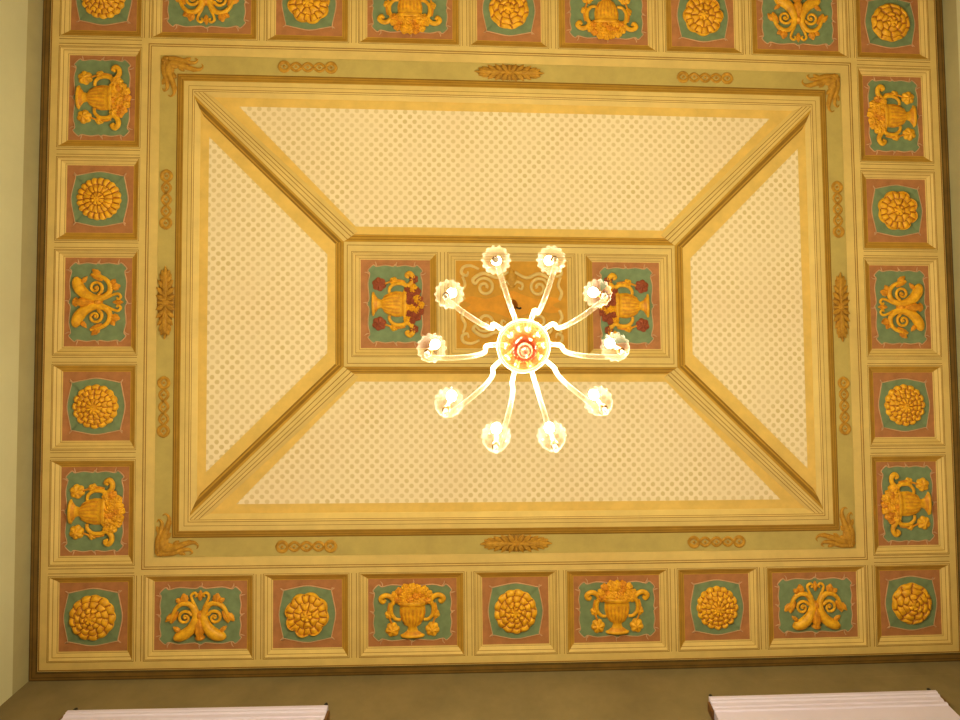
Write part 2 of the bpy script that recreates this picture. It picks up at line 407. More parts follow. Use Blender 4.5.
def scrolls(root, fr):
    t = .006
    for s in (-1, 1):
        mb = MB()
        tube(mb, fr, [(s*.150, -.118, .006), (s*.135, -.118, .022), (s*.100, -.110, .031), (s*.062, -.085, .031), (s*.034, -.045, .026), (s*.022, .0, .022), (s*.034, .045, .018), (s*.065, .072, .015), (s*.105, .072, .014), (s*.138, .045, .012), (s*.155, .008, .010), (s*.165, -.035, .007)], .02, t+.006, .9, 10)
        a = mb.build('acanthus_scroll', 'gilt', root, True)
        v = MB()
        pts = [(s*.03, .012)]+[(s*x, y) for x, y in spiral(.085, -.008, .042, 1.35, PI*.85, -1, 16, .2)]
        tube(v, fr, [(x, y, .010-.004*i/len(pts)) for i, (x, y) in enumerate(pts)], .008, t+.008, .9, 8)
        blob(v, fr, s*.085, -.008, .011, .011, .016, 0, t)
        v.build('volute', 'gilt', a, True)
        l = MB()
        leaf(l, fr, s*.15, .015, PI/2-s*2.35, .065, .020, .018, 0, t); leaf(l, fr, s*.128, .03, PI/2-s*2.7, .08, .014, .018, 0, t)
        leaf(l, fr, s*.085, .075, PI/2-s*.25, .058, .024, .020, 0, t); leaf(l, fr, s*.105, .078, PI/2-s*1.0, .04, .016, .018, 0, t)
        leaf(l, fr, s*.11, -.095, PI/2-s*.9, .055, .014, .018, 0, t)
        l.build('leaves', 'gilt2', a, True)
        c = MB()
        tube(c, fr, [(s*.022, .05, .008), (s*.045, .095, .008), (s*.05, .122, .008), (s*.032, .136, .008), (s*.018, .122, .007), (s*.028, .112, .005)], .008, t+.006, .9, 8)
        c.build('crest_scroll', 'gilt', a, True)
    f = MB()
    leaf(f, fr, 0, -.13, PI/2, .12, .030, .026, 0, t+.01)
    f.build('centre_leaf', 'gilt2', root, True)
    f = MB(); leaf(f, fr, 0, .09, PI/2, .06, .016, .018, 0, t); f.build('crest_leaf', 'gilt2', root, True)
    f = MB(); blob(f, fr, 0, .005, .022, .026, .028, 0, t); f.build('knot', 'gilt2', root, True)
    f = MB(); blob(f, fr, 0, -.125, .03, .016, .024, 0, t); f.build('foot', 'gilt2', root, True)
def coffer(rect, side, kind, label, h0=0.0, **kw):
    u0, u1, v0, v1 = rect; cu, cv = (u0+u1)/2, (v0+v1)/2
    nm = {'rosette': 'rosette_coffer', 'urn': 'urn_coffer', 'scroll': 'scroll_coffer', 'strap': 'strapwork_coffer'}[kind]
    root = thing(nm, P(cu, cv, h0-RC), label, 'ceiling coffer', kw.get('group'))
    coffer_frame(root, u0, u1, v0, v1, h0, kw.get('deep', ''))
    mb = MB(); slab(mb, u0-.001, u1+.001, v0-.001, v1+.001, h0-RC, 0, BACK, 4, 4)
    mb.build('field', 'tan_ground' if kind == 'strap' else 'terra', root)
    fr = Fr(cu, cv, side, h0-RC)
    if kind == 'rosette':
        cartouche(root, fr, 'sq'); rosette(root, fr, kw['ros'], kw.get('rot', 0), kw.get('twist', 0))
    elif kind == 'urn':
        cartouche(root, fr, 'rect'); urn(root, fr, kw.get('coloured', False))
    elif kind == 'scroll':
        cartouche(root, fr, 'rect'); scrolls(root, fr)
    return root, fr

HX = [(-2.655, -2.27), (-2.118, -1.588), (-1.437, -1.035), (-.88, -.354), (-.2, .2), (.354, .88), (1.035, 1.437), (1.588, 2.118), (2.27, 2.655)]
HY = [(-2.037, -1.641), (-1.486, -.97), (-.817, -.413), (-.2635, .2635), (.413, .817), (.97, 1.486), (1.641, 2.037)]
KR = ['rosette', 'scroll', 'rosette', 'urn', 'rosette', 'urn', 'rosette', 'scroll', 'rosette']
KC = ['rosette', 'urn', 'rosette', 'scroll', 'rosette', 'urn', 'rosette']
TOPR = ['marigold', None, 'acanthus', None, 'camellia', None, 'acanthus', None, 'camellia']
BOTR = ['dahlia', None, 'acanthus', None, 'dahlia', None, 'marigold', None, 'camellia']
LEFR = [None, None, 'daisy', None, 'marigold', None, None]
RIGR = [None, None, 'acanthus', None, 'marigold', None, None]
rects = []
row_name = {'top': 'far row of the ceiling', 'bottom': 'row above the white pelmets'}
LT = {0: 'square many-petalled gold rosette coffer in the far left corner of the ceiling',
      1: 'gold double scroll coffer in the far row, beside the far left corner rosette',
      2: 'gold rosette coffer in the far row, between the left scroll coffer and an urn coffer',
      3: 'gold urn coffer in the far row, left of the middle rosette',
      4: 'round petalled rosette coffer in the middle of the far row, behind the leaf ornament',
      5: 'gold urn coffer in the far row, right of the middle rosette',
      6: 'gold rosette coffer in the far row, between an urn coffer and the right scroll coffer',
      7: 'gold double scroll coffer in the far row, beside the far right corner rosette',
      8: 'square coffer with layered gold rosette in the far right corner of the ceiling'}
LB = {0: 'square coffer with scalloped gold rosette in the near left corner, dark green ground',
      1: 'gold double scroll coffer above the left white pelmet, beside the corner rosette',
      2: 'pointed gold rosette coffer above the right half of the left white pelmet',
      3: 'gold urn coffer in the near row, left of the middle rosette',
      4: 'scalloped gold rosette coffer in the middle of the near row, between two urn coffers',
      5: 'gold urn coffer in the near row, right of the middle rosette',
      6: 'many-petalled gold rosette coffer above the left end of the right white pelmet',
      7: 'gold double scroll coffer above the right white pelmet, beside the corner rosette',
      8: 'square coffer with layered gold rosette in the near right corner above the pelmet end'}
LL = {1: 'gold urn coffer lying sideways by the left wall, at its far end',
      2: 'gold daisy rosette coffer by the left wall, between far urn and scroll coffers',
      3: 'gold double scroll coffer at the middle of the left wall, turned sideways',
      4: 'gold rosette coffer by the left wall, between scroll and near urn coffers',
      5: 'gold urn coffer lying sideways by the left wall, at its near end'}
LR = {1: 'gold urn coffer lying sideways by the right wall, at its far end',
      2: 'gold leafy rosette coffer by the right wall, between far urn and scroll coffers',
      3: 'gold double scroll coffer at the middle of the right wall, turned sideways',
      4: 'bright gold rosette coffer by the right wall, between scroll and near urn coffers',
      5: 'gold urn coffer lying sideways by the right wall, at its near end'}
GRP = {'rosette': 'rosette coffers round the ceiling edge', 'urn': 'urn coffers round the ceiling edge', 'scroll': 'scroll coffers round the ceiling edge'}
for i in range(9):
    for side, j, lab, ros in (('top', 0, LT, TOPR), ('bottom', 6, LB, BOTR)):
        r = HX[i]+HY[j]; rects.append(r)
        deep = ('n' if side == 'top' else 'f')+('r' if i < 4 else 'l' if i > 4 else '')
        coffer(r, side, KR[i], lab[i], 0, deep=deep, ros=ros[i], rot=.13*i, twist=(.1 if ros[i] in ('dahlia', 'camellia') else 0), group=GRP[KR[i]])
for j in range(1, 6):
    for side, i, lab, ros in (('left', 0, LL, LEFR), ('right', 8, LR, RIGR)):
        r = HX[i]+HY[j]; rects.append(r)
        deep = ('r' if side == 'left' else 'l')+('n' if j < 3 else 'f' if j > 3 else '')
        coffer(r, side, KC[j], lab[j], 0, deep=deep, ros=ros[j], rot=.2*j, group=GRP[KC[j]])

# the three coffers in the middle
HC = .036
CL, CC, CR = (-.913, -.497, -.265, .265), (-.34, .34, -.265, .265), (.497, .913, -.265, .265)
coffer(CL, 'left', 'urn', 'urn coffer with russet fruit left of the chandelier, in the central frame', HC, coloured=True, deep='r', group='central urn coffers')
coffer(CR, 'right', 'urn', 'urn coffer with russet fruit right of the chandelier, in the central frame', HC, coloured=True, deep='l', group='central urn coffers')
root, fr = coffer(CC, 'bottom', 'strap', 'tan strapwork coffer with beige scrolls directly above the chandelier', HC)
mb = MB()
pl = [(-.30, .03), (-.24, .05), (-.16, .035), (-.07, .06), (0, .085), (.07, .06), (.16, .035), (.24, .05), (.30, .03), (.25, 0), (.30, -.03), (.24, -.05), (.16, -.035), (.07, -.06), (0, -.085), (-.07, -.06), (-.16, -.035), (-.24, -.05), (-.30, -.03), (-.25, 0)]
out = catmull(pl, 3, True)
c = mb.vert(fr(0, 0, .006)); tp = [mb.vert(fr(a, b, .005)) for a, b in out]; lw = [mb.vert(fr(a, b, -.002)) for a, b in out]
for k in range(len(out)):
    j = (k+1) % len(out); mb.face((c, tp[k], tp[j])); mb.face((tp[k], lw[k], lw[j], tp[j]))
mb.build('centre_cartouche', 'orange_ground', root)
for sa in (-1, 1):
    for sb in (-1, 1):
        mb = MB()
        tube(mb, fr, [(sa*.02, sb*.20, .008), (sa*.09, sb*.165, .010), (sa*.17, sb*.19, .011), (sa*.235, sb*.155, .011)]+[(sa*x, sb*y, .009) for x, y in spiral(.165, .105, .062, 1.5, .35, 1, 16, .18)], .009, .003, .8, 8)
        o = mb.build('strap_scroll', 'straps', root, True)
        q = MB()
        tube(q, fr, [(sa*.20, sb*.215, .007), (sa*.25, sb*.235, .009), (sa*.295, sb*.225, .010), (sa*.305, sb*.19, .010), (sa*.275, sb*.175, .008), (sa*.265, sb*.2, .005)], .008, .003, .8, 8)
        tube(q, fr, [(sa*.30, sb*.17, .008), (sa*.285, sb*.12, .009), (sa*.305, sb*.075, .010), (sa*.29, sb*.03, .009)], .008, .003, .8, 8)
        q.build('corner_curl', 'straps', o, True)
        q = MB()
        tube(q, fr, [(sa*.005, sb*.11, .007), (sa*.03, sb*.14, .008), (sa*.065, sb*.125, .008), (sa*.06, sb*.095, .007), (sa*.04, sb*.105, .005)], .008, .003, .8, 8)
        q.build('inner_curl', 'straps', o, True)
for sb in (-1, 1):
    mb = MB(); leaf(mb, fr, 0, sb*.1, sb*PI/2, .12, .035, .012, 0, .002); mb.build('palmette', 'bronze', root, True)

# ---------------------------------------------------------------- ceiling slab, border, mouldings (the setting)
mb = MB()
slab(mb, -2.98, 2.98, -2.36, 2.36, -.05, 0, -.3, 8, 8)
struct(mb.build('ceiling', 'sage'))
# cream grid between the coffers
def cells(mb, ul, vl, keep, h, m=0):
    ul, vl = sorted(set(ul)), sorted(set(vl))
    for a, b in zip(ul, ul[1:]):
        for c_, d in zip(vl, vl[1:]):
            if keep((a+b)/2, (c_+d)/2):
                ix = [mb.vert(P(a, c_, h)), mb.vert(P(b, c_, h)), mb.vert(P(b, d, h)), mb.vert(P(a, d, h))]
                mb.face(ix, m)
fx = [(a-FW, b+FW, c_-FW, d+FW) for a, b, c_, d in rects]
OU, OV, IU, IV = 2.755, 2.137, 2.112, 1.49
mb = MB()
ul = [-OU, OU, -IU, IU]+[x for r in fx for x in r[:2]]; vl = [-OV, OV, -IV, IV]+[x for r in fx for x in r[2:]]
cells(mb, ul, vl, lambda u, v: (abs(u) > IU or abs(v) > IV) and not any(a < u < b and c_ < v < d for a, b, c_, d in fx), 0)
def lines(mb, hu, hv, w, h, m):
    rings(mb, [loop(-hu, hu, -hv, hv, h), loop(-hu, hu, -hv, hv, h+.0015), loop(-hu+w, hu-w, -hv+w, hv-w, h+.0015), loop(-hu+w, hu-w, -hv+w, hv-w, h)], [m, m, m], False)
lines(mb, IU+.070, IV+.070, .005, 0, 1); lines(mb, IU+.056, IV+.056, .004, 0, 1)
lines(mb, OU-.004, OV-.004, .006, 0, 1)
# cross lines on the stiles between coffers
def vline(mb, u, v0, v1, w, h=0):
    slab(mb, u-w/2, u+w/2, v0, v1, h+.0015, 1, h, 1, 4)
def hline(mb, v, u0, u1, w, h=0):
    slab(mb, u0, u1, v-w/2, v+w/2, h+.0015, 1, h, 4, 1)
for a, b in zip(HX, HX[1:]):
    mid = (a[1]+b[0])/2
    for q in (-.014, .014):
        for v0, v1 in ((-2.085, -1.593), (1.593, 2.085)): vline(mb, mid+q, v0, v1, .0035)
for a, b in zip(HY, HY[1:]):
    mid = (a[1]+b[0])/2
    for q in (-.014, .014):
        for u0, u1 in ((-2.703, -2.222), (2.222, 2.703)): hline(mb, mid+q, u0, u1, .0035)
rings(mb, [loop(-OU, OU, -OV, OV, 0), loop(-OU+.0005, OU-.0005, -OV+.0005, OV-.0005, 0)], [0])
rings(mb, [loop(-IU-.0005, IU+.0005, -IV-.0005, IV+.0005, 0), loop(-IU, IU, -IV, IV, 0)], [0])
struct(mb.build('trim_1', ['cream', 'line']))
# brown cornice band along the walls
mb = MB()
w = lambda d, h: loop(-2.815-d, 2.815+d, -2.20-d, 2.20+d, h)
rings(mb, [w(0, -.02), w(-.008, -.016), w(-.020, -.012), w(-.026, -.010), w(-.042, -.004), w(-.050, -.001), w(-.061, 0)], [1, 0, 1, 0, 0, 1])
struct(mb.build('trim_2', ['brown', 'brown_deep']))
# sage border bed
mb = MB()
w = lambda u, v, h: loop(-u, u, -v, v, h)
rings(mb, [w(IU, IV, -.003), w(2.0, 1.37, -.003)], [0])
struct(mb.build('trim_3', ['sage']))
# inner picture frame round the dotted panels
mb = MB()
rings(mb, [w(2.012, 1.380, -.003), w(2.003, 1.371, .003), w(1.992, 1.360, .010), w(1.988, 1.356, .011), w(1.972, 1.340, .022), w(1.968, 1.337, .023), w(1.957, 1.327, .030),
           w(1.930, 1.300, .031), w(1.927, 1.297, .031), w(1.908, 1.278, .031), w(1.904, 1.274, .030), w(1.897, 1.267, .028), w(1.894, 1.264, .027), w(1.868, 1.238, .013), w(1.862, 1.232, .004)],
      [3, 2, 3, 2, 3, 2, 0, 1, 0, 1, 0, 1, 0, 0])
struct(mb.build('trim_4', ['cream', 'line', 'ochre', 'ochre_deep']))
# diagonal ribs
RIB = [((1.065, .358), (1.843, 1.112), .009, .008), ((1.050, .362), (1.858, 1.140), .016, .014), ((1.040, .364), (1.870, 1.165), .020, .018), ((1.022, .368), (1.890, 1.215), .030, .026), ((1.008, .372), (1.905, 1.250), .0345, .029),
       ((.990, .386), (1.894, 1.257), .0345, .029), ((.986, .389), (1.890, 1.258), .0345, .029), ((.968, .402), (1.874, 1.261), .0345, .029), ((.964, .405), (1.870, 1.262), .0335, .028), ((.952, .416), (1.850, 1.262), .030, .026), ((.949, .420), (1.845, 1.262), .029, .025), ((.930, .436), (1.800, 1.245), .012, .011)]
RM = [3, 2, 3, 2, 0, 1, 0, 1, 0, 1, 0]
def ribs(sx, sy, name):
    mb = MB(); n = 10; rows = []
    prof = [((RIB[0][0]), (RIB[0][1]), BACK, BACK)]+RIB+[(RIB[-1][0], RIB[-1][1], BACK, BACK)]
    ms = [3]+RM+[0]
    for a, b, h0, h1 in prof:
        rows.append([mb.vert(P(sx*(a[0]+(b[0]-a[0])*i/n), sy*(a[1]+(b[1]-a[1])*i/n), h0+(h1-h0)*i/n)) for i in range(n+1)])
    for x, y, m in zip(rows, rows[1:], ms):
        for i in range(n): mb.face((x[i], x[i+1], y[i+1], y[i]), m)
    mb.face([r[0] for r in rows], 0); mb.face([r[-1] for r in rows], 0)
    return struct(mb.build(name, ['cream', 'line', 'ochre', 'ochre_deep']))
for k, (sx, sy) in enumerate(((-1, -1), (1, -1), (-1, 1), (1, 1))): ribs(sx, sy, 'trim_%d' % (5+k))
# central frame
mb = MB()
CU, CV = 1.007, .372
rings(mb, [w(1.067, .420, .004), w(1.062, .416, .012), w(1.050, .407, .017), w(1.044, .402, .018), w(1.030, .390, .027), w(1.024, .385, .028), w(CU, CV, .036), w(CU-.001, CV-.001, .036)], [3, 2, 3, 2, 3, 2, 0])
cf = [(a-FW, b+FW, c_-FW, d+FW) for a, b, c_, d in (CL, CC, CR)]
cells(mb, [-CU, CU]+[x for r in cf for x in r[:2]], [-CV, CV]+[x for r in cf for x in r[2:]], lambda u, v: abs(u) < CU and abs(v) < CV and not any(a < u < b and c_ < v < d for a, b, c_, d in cf), HC)
lines(mb, CU-.018, CV-.018, .004, HC, 1)
for sx in (-1, 1):
    for q in (-.012, .012): vline(mb, sx*.4185+q, -.315, .315, .0035, HC)
struct(mb.build('trim_9', ['cream', 'line', 'ochre', 'ochre_deep']))

# ---------------------------------------------------------------- dotted panels
def uv_of(co):
    # invert the plan survey for the texture (two Newton-like steps are ample)
    u, v = co.x/S-.0636, co.y/S-.2227
    for _ in range(5):
        p = P(u, v); u -= (p.x-co.x)/S; v -= (p.y-co.y)/S
    return (u, v)
def dotted(inner, outer, label):
    cu = sum(p[0] for p in inner)/4; cv = sum(p[1] for p in inner)/4
    root = thing('dotted_panel', P(cu, cv, .008), label, 'ceiling panel', 'dotted panels of the painted vault')
    mb = MB(); n = 12
    def q(i, j, z): # bilinear
        a = [inner[0][k]+(inner[1][k]-inner[0][k])*i/n for k in (0, 1)]; b = [inner[3][k]+(inner[2][k]-inner[3][k])*i/n for k in (0, 1)]
        return P(a[0]+(b[0]-a[0])*j/n, a[1]+(b[1]-a[1])*j/n, z)
    g = [[mb.vert(q(i, j, .008)) for j in range(n+1)] for i in range(n+1)]
    for i in range(n):
        for j in range(n): mb.face((g[i][j], g[i+1][j], g[i+1][j+1], g[i][j+1]))
    mb.build('dotted_field', 'dots', root, planuv=uv_of)
    mb = MB(); A = []; B = []; A2 = []; B2 = []
    for k in range(4):
        for i in range(12):
            t = i/12
            f = lambda p, z: P(p[k][0]+(p[(k+1) % 4][0]-p[k][0])*t, p[k][1]+(p[(k+1) % 4][1]-p[k][1])*t, z)
            A.append(mb.vert(f(inner, .008))); B.append(mb.vert(f(outer, .0095)))
            A2.append(mb.vert(f(inner, BACK))); B2.append(mb.vert(f(outer, BACK)))
    for i in range(48):
        j = (i+1) % 48
        mb.face((A[i], A[j], B[j], B[i])); mb.face((A[i], A2[i], A2[j], A[j])); mb.face((B[i], B[j], B2[j], B2[i]))
    mb.build('gold_border', 'band', root)
for s, lab in ((-1, 'wide dotted cream panel beyond the chandelier, gold edged trapezoid'), (1, 'wide dotted cream panel between the chandelier and the pelmet wall')):
    dotted([(-1.64, s*1.182), (1.64, s*1.182), (.942, s*.465), (-.942, s*.465)], [(-1.83, s*1.25), (1.83, s*1.25), (.955, s*.405), (-.955, s*.405)], lab)
for s, lab in ((-1, 'dotted cream side panel between the chandelier and the left wall'), (1, 'dotted cream side panel between the chandelier and the right wall')):
    dotted([(s*1.815, -.995), (s*1.815, .995), (s*1.112, .295), (s*1.112, -.295)], [(s*1.88, -1.17), (s*1.88, 1.17), (s*1.05, .345), (s*1.05, -.345)], lab)

# ---------------------------------------------------------------- small ornaments on the sage border
def leaf_medallion(u, v, side, label):
    fr = Fr(u, v, side, -.003)
    root = thing('leaf_ornament', P(u, v, -.003), label, 'ceiling ornament', 'leaf ornaments on the green border')
    mb = MB()
    polar(mb, fr, 0, 0, lambda th: 1/((abs(math.cos(th)/.213)**1.55+abs(math.sin(th)/.051)**1.55)**(1/1.55))*(1-.05*abs(math.sin(th*12))), lambda r, th: .005-.003*r, 4, 96, 0, 0, skirt=-.002)
    mb.build('ground', 'bronze_deep', root, True)
    for s in (-1, 1):
        mb = MB()
        base = 0 if s == 1 else PI
        leaf(mb, fr, s*.02, 0, base, .197, .017, .016, 0, .007)
        for sg in (-1, 1):
            for x, an, L_ in ((.015, 1.05, .058), (.045, .80, .066), (.080, .62, .068), (.115, .48, .062), (.145, .36, .052)):
                leaf(mb, fr, s*x, sg*.004, base+sg*s*an, L_, .0135, .014, 0, .004)
        mb.build('palmette', 'bronze', root, True)
    mb = MB(); bloom(mb, fr, 0, 0, .02, 6, .014, 0, .005)
    tube(mb, fr, [(0, -.046, .006), (0, 0, .008), (0, .046, .006)], .006, .003)
    mb.build('boss', 'bronze', root, True)
leaf_medallion(0, -1.434, 'top', 'long tan leaf ornament on the green border behind the far middle rosette')
leaf_medallion(.008, 1.43, 'bottom', 'long tan leaf ornament on the green border in front of the near middle rosette')
leaf_medallion(-2.062, 0, 'left', 'long tan leaf ornament on the green border beside the left wall scroll coffer')
leaf_medallion(2.066, 0, 'right', 'long tan leaf ornament on the green border beside the right wall scroll coffer')
def guilloche(u, v, side, label):
    fr = Fr(u, v, side, -.003)
    root = thing('guilloche_ornament', P(u, v, -.003), label, 'ceiling ornament', 'guilloche chains on the green border')
    L_ = .352; n = 5; pitch = .0705; amp = .0245
    for s in (-1, 1):
        mb = MB(); pts = []
        for i in range(61):
            a = -2.5*pitch+5*pitch*i/60
            env = 1
            pts.append((a, s*amp*math.cos(PI*a/pitch)*env))
        tube(mb, fr, pts, .0088, 0, .9, 6, 0, 1, spline=False)
        mb.build('strand', 'bronze', root, True)
    for k in range(n):
        mb = MB(); blob(mb, fr, (k-2)*pitch, 0, .0085, .0085, .010, 0, .002); mb.build('bead', 'bronze', root, True)
    for s in (-1, 1):
        mb = MB(); pts = [(s*(2*pitch)+.030*math.cos(t), .030*math.sin(t)) for t in [2*PI*i/20 for i in range(20)]]
        tube(mb, fr, pts, .0088, .0025, .8, 6, 0, 1, True, spline=False)
        mb.build('end_ring', 'bronze', root, True)
for su, nu in ((-1, 'left'), (1, 'right')):
    for sv, nv in ((-1, 'far'), (1, 'near')):
        guilloche(su*1.236, sv*1.436, 'bottom', 'brown guilloche chain along the %s stretch of border, on its %s half' % (nv, nu))
        guilloche(su*2.066, sv*.615, 'left', 'brown guilloche chain along the %s stretch of border, on its %s half' % (nu, nv))
def corner_orn(su, sv, label):
    root = thing('corner_ornament', P(su*2.1, su*0+sv*1.478, -.003), label, 'ceiling ornament', 'acanthus corners of the green border')
    class F2:
        def __call__(s, a, b, t): return P(su*(2.108-a), sv*(1.486-b), -.003+t)
    fr = F2()
    mb = MB()
    blob(mb, fr, .032, .032, .034, .034, .014, 0, .001)
    blob(mb, fr, .075, .058, .04, .022, .013, 0, .001, rot=-.2); blob(mb, fr, .055, .078, .022, .04, .013, 0, .001, rot=-.2)
    bloom(mb, fr, .03, .03, .026, 6, .014, 0, .008)
    mb.build('boss', 'bronze', root, True)
    for k in (0, 1):
        g = (lambda a, b, r: (a, b, r)) if k == 0 else (lambda a, b, r: (b, a, r))
        m2 = MB()
        tube(m2, fr, [g(.03, .05, .018), g(.09, .045, .023), g(.14, .062, .019), g(.185, .076, .015), g(.225, .080, .010), g(.247, .062, .005), g(.24, .045, .003)], .01, .003, .8, 8)
        tube(m2, fr, [g(.05, .02, .018), g(.10, .022, .018), g(.15, .035, .014), g(.195, .040, .010), g(.215, .022, .005), g(.20, .012, .003)], .01, .003, .8, 8)
        tube(m2, fr, [g(.11, .05, .010), g(.15, .025, .007), g(.17, .008, .003)], .01, .003, .8, 8)
        for a, b, an, l in ((.06, .01, .3, .05), (.10, .06, .7, .05), (.13, .03, -.4, .05), (.17, .07, .5, .045)):
            if k == 0: leaf(m2, fr, a, b, an, l, .014, .012, 0, .002)
            else: leaf(m2, fr, b, a, PI/2-an, l, .014, .012, 0, .002)
        m2.build('acanthus_spray', 'bronze', root, True)
for su, nu in ((-1, 'left'), (1, 'right')):
    for sv, nv in ((-1, 'far'), (1, 'near')):
        corner_orn(su, sv, 'brown acanthus corner ornament at the %s %s corner of the green border' % (nv, nu))

# ---------------------------------------------------------------- chandelier (hangs from the exact middle)
O = P(0, 0, 0)
def pol(r, th, d): return Vector((O.x+S*r*math.cos(th), O.y+S*r*math.sin(th), CAMZ+S*d))
chand = thing('chandelier', P(0, 0, 0), 'blown glass chandelier with ten lit flower cups hanging at the middle of the ceiling', 'chandelier')
def lathe(prof, nt=40, th0=0, cen=(0, 0), flute=None):
    mb = MB(); rows = []
    for i, (r, d) in enumerate(prof):
        row = []
        for k in range(nt):
            th = 2*PI*k/nt
            rr = r*(flute(i/(len(prof)-1), th) if flute else 1)
            q = pol(0, 0, d); row.append(mb.vert(q+Vector((S*(cen[0]+rr*math.cos(th)), S*(cen[1]+rr*math.sin(th)), 0))))
        rows.append(row)
    for x, y in zip(rows, rows[1:]):
        for k in range(nt): mb.face((x[k], x[(k+1) % nt], y[(k+1) % nt], y[k]))
    mb.face(rows[0]); mb.face(rows[-1][::-1])
    return mb
lathe([(.03, 4.277), (.034, 4.270), (.034, 4.262), (.026, 4.250), (.012, 4.235), (.006, 4.222)], 28).build('canopy', 'brass', chand, True)
lathe([(.0028, 4.23), (.0028, 2.55)], 8).build('rod', 'pale', chand, True)
lathe([(.004, 2.56), (.014, 2.53), (.012, 2.45), (.024, 2.38), (.03, 2.33), (.018, 2.27), (.013, 2.2), (.03, 2.15), (.045, 2.10), (.05, 2.06), (.03, 2.04)], 32, flute=lambda s, th: 1+.04*math.cos(12*th)).build('stem', 'amber_deep', chand, True)
bowl = lathe([(.066, 2.035), (.071, 2.02), (.069, 2.0), (.062, 1.975), (.052, 1.952), (.042, 1.938), (.034, 1.932)], 80, flute=lambda s, th: 1+.018*math.cos(20*th)*(.3+s)).build('bowl', 'amber', chand, True)
mb = MB()
for i in range(48):
    th = 2*PI*i/48
    for k in range(10):
        ph = 2*PI*k/10; mb.vert(pol(.0725+.0048*math.cos(ph), th, 2.018+.007*math.sin(ph)))
for i in range(48):
    for k in range(10):
        mb.face((i*10+k, ((i+1) % 48)*10+k, ((i+1) % 48)*10+(k+1) % 10, i*10+(k+1) % 10))
mb.build('rim', 'rim_glass', bowl, True)
lathe([(.036, 1.936), (.034, 1.928), (.029, 1.92), (.024, 1.915)], 80, flute=lambda s, th: 1+.10*math.cos(24*th)*(1-s*.4)).build('fluted_collar', 'amber_deep', bowl, True)
fin = lathe([(.020, 1.922), (.021, 1.905), (.016, 1.892), (.012, 1.889), (.012, 1.882), (.008, 1.874), (.0065, 1.872), (.005, 1.866), (.002, 1.863)], 32).build('finial', 'peach_glass', chand, True)
mb = MB()
for i in range(32):
    th = 2*PI*i/32
    for k in range(8):
        ph = 2*PI*k/8; mb.vert(pol(.0145+.0018*math.cos(ph), th, 1.891+.002*math.sin(ph)))
for i in range(32):
    for k in range(8): mb.face((i*8+k, ((i+1) % 32)*8+k, ((i+1) % 32)*8+(k+1) % 8, i*8+(k+1) % 8))
mb.build('ring', 'amber_deep', fin, True)
mb = MB()
HKP = [(.024, .012, 4.262), (.034, .017, 4.248), (.044, .021, 4.242), (.051, .019, 4.252), (.052, .016, 4.264)]
rows = []
for x, y, d in HKP:
    rows.append([mb.vert(pol(0, 0, d)+Vector((S*(x+.0055*math.cos(k*PI/4)), S*(y+.0055*math.sin(k*PI/4)), 0))) for k in range(8)])
for a, b in zip(rows, rows[1:]):
    for k in range(8): mb.face((a[k], a[(k+1) % 8], b[(k+1) % 8], b[k]))
mb.face(rows[0]); mb.face(rows[-1][::-1])
mb.build('ceiling_hook', 'dark', chand, True)
ARM = [(.045, 2.052), (.072, 2.056), (.094, 2.050), (.108, 2.010), (.107, 1.950), (.108, 1.880), (.120, 1.825), (.145, 1.785), (.180, 1.762), (.215, 1.762), (.240, 1.776), (.254, 1.808), (.258, 1.845), (.258, 1.872)]
for a in range(10):
    th = a*PI/5+random.uniform(-.012, .012)
    mb = MB(); pts = catmull(ARM, 5)
    seg = 10; rows = []
    for i, (r, d) in enumerate(pts):
        p = pts[max(0, i-1)]; s = pts[min(len(pts)-1, i+1)]
        dr, dd = s[0]-p[0], s[1]-p[1]; l = math.hypot(dr, dd); nr, nd = -dd/l, dr/l
        row = []
        for k in range(seg):
            ph = 2*PI*k/seg; R = .0064*(1+.06*math.cos(5*ph))
            x = pol(r+nr*R*math.cos(ph), th, d+nd*R*math.cos(ph))
            row.append(mb.vert(x+Vector((-math.sin(th), math.cos(th), 0))*S*R*math.sin(ph)))
        rows.append(row)
    for x, y in zip(rows, rows[1:]):
        for k in range(seg): mb.face((x[k], x[(k+1) % seg], y[(k+1) % seg], y[k]))
    mb.face(rows[0]); mb.face(rows[-1][::-1])
    arm = mb.build('arm', 'arm_glass', chand, True)
    ce = (.258*math.cos(th), .258*math.sin(th))
    lathe([(.0085, 1.868), (.0105, 1.874), (.0105, 1.892), (.0065, 1.894), (.0065, 2.045)], 16, cen=ce).build('socket', 'brass', arm, True)
    cup = lathe([(.0105, 1.890), (.017, 1.894), (.024, 1.902), (.029, 1.916), (.032, 1.934), (.034, 1.952), (.0362, 1.968), (.0392, 1.978), (.0402, 1.982)], 84, cen=ce,
                flute=lambda s, t: 1+(.02+.055*s**3)*math.cos(14*t))
    del cup.f[-2:]; del cup.m[-2:]
    cup.build('cup', 'cup_glass', arm, True)
    lathe([(.006, 2.046), (.010, 2.054), (.013, 2.068), (.0135, 2.084), (.010, 2.104), (.005, 2.120), (.002, 2.128)], 16, cen=ce).build('bulb', 'bulb', arm, True)

